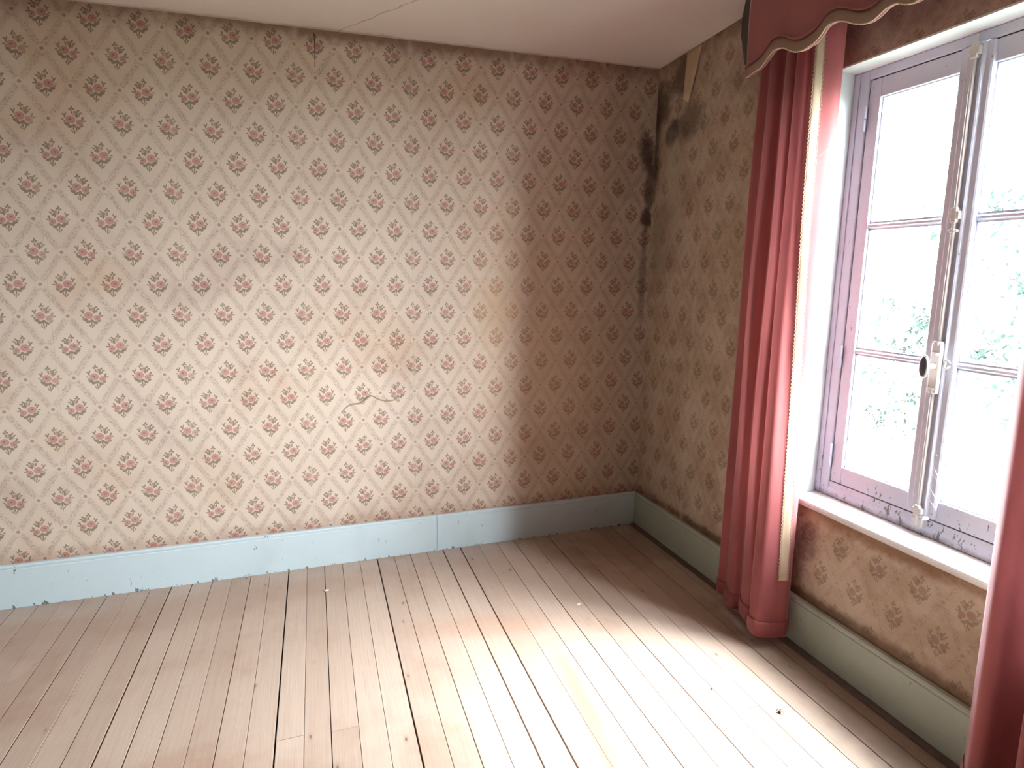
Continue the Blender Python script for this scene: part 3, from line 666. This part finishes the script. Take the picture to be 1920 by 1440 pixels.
# cobweb threads across the lower window
bm = bmesh.new(); r = random.Random(5)
def th(a, b, sag=0.01):
    a = Vector(a); b = Vector(b); tube(bm, [a.lerp(b, t / 6) - Vector((0, 0, sag * math.sin(math.pi * t / 6))) for t in range(7)], 0.00035, 3)
for k in range(9):
    z = r.uniform(.72, 1.0); th(W(-1.79 - r.uniform(0, .04), z + .06, FO - .02), W(-1.87 - r.uniform(0, .03), z - r.uniform(-.04, .06), FO - .012), .004)
for z in (1.74, 1.38, 1.52, 1.98): th(W(-1.337, z + .01, .06), W(-1.44, z, FO + .004), .006)
obj('cobweb', bm, simple('cobweb_silk', (245, 245, 248), 0.5), kind='stuff', label='fine white cobweb threads on the window frame', category='cobweb')
# ================================================================== OUTSIDE
bm = bmesh.new(); box(bm, 0.6, 60, -40, 40, -3.3, -3.1); obj('ground', bm, LAWN, kind='structure')
def tree(name, base, h, r, n, leaf, label, seed, trunk=0.14):
    root = empty(name, base, label=label, category='tree' if 'tree' in name else 'shrub')
    rr = random.Random(seed)
    bm = bmesh.new(); tube(bm, [(0, 0, 0), (.08, .05, h * .35), (0, .1, h * .75)], [trunk, trunk * .75, trunk * .3], 9)
    for k in range(7):
        a = rr.uniform(0, 6.28); z = h * rr.uniform(.35, .6); tube(bm, [(0.04, .05, z), (math.cos(a) * r * .4, math.sin(a) * r * .4, z + h * .15), (math.cos(a) * r * .8, math.sin(a) * r * .8, z + h * .2)], [trunk * .4, trunk * .25, trunk * .08], 6)
    obj('trunk', bm, BARK, root, smooth=True)
    bm = bmesh.new()
    clumps = [(rr.gauss(0, r * .45), rr.gauss(0, r * .45), h * rr.uniform(.4, .98), r * rr.uniform(.2, .4)) for _ in range(34)]
    for k in range(n):
        cx, cy, cz, cr = rr.choice(clumps); p = Vector((cx + rr.gauss(0, cr * .5), cy + rr.gauss(0, cr * .5), cz + rr.gauss(0, cr * .4)))
        R_ = Matrix.Rotation(rr.uniform(0, 6.28), 3, 'Z') @ Matrix.Rotation(rr.uniform(-1, 1), 3, 'X'); s = leaf * rr.uniform(.6, 1.3)
        vs = [bm.verts.new(p + R_ @ Vector(q)) for q in ((0, -s, 0), (s * .45, 0, s * .12), (0, s, 0), (-s * .45, 0, s * .12))]
        bm.faces.new(vs)
    obj('foliage', bm, LEAF, root, kind='stuff')
tree('garden_tree', (10.2, 3.0, -3.1), 6.2, 1.9, 5200, 0.10, 'leafy garden tree washed out by daylight behind the far casement', 3)
tree('garden_shrub', (9.0, 5.4, -3.1), 4.6, 0.8, 1500, 0.08, 'faint narrow shrub outside, seen beside the meeting strip of the window', 9, 0.07)
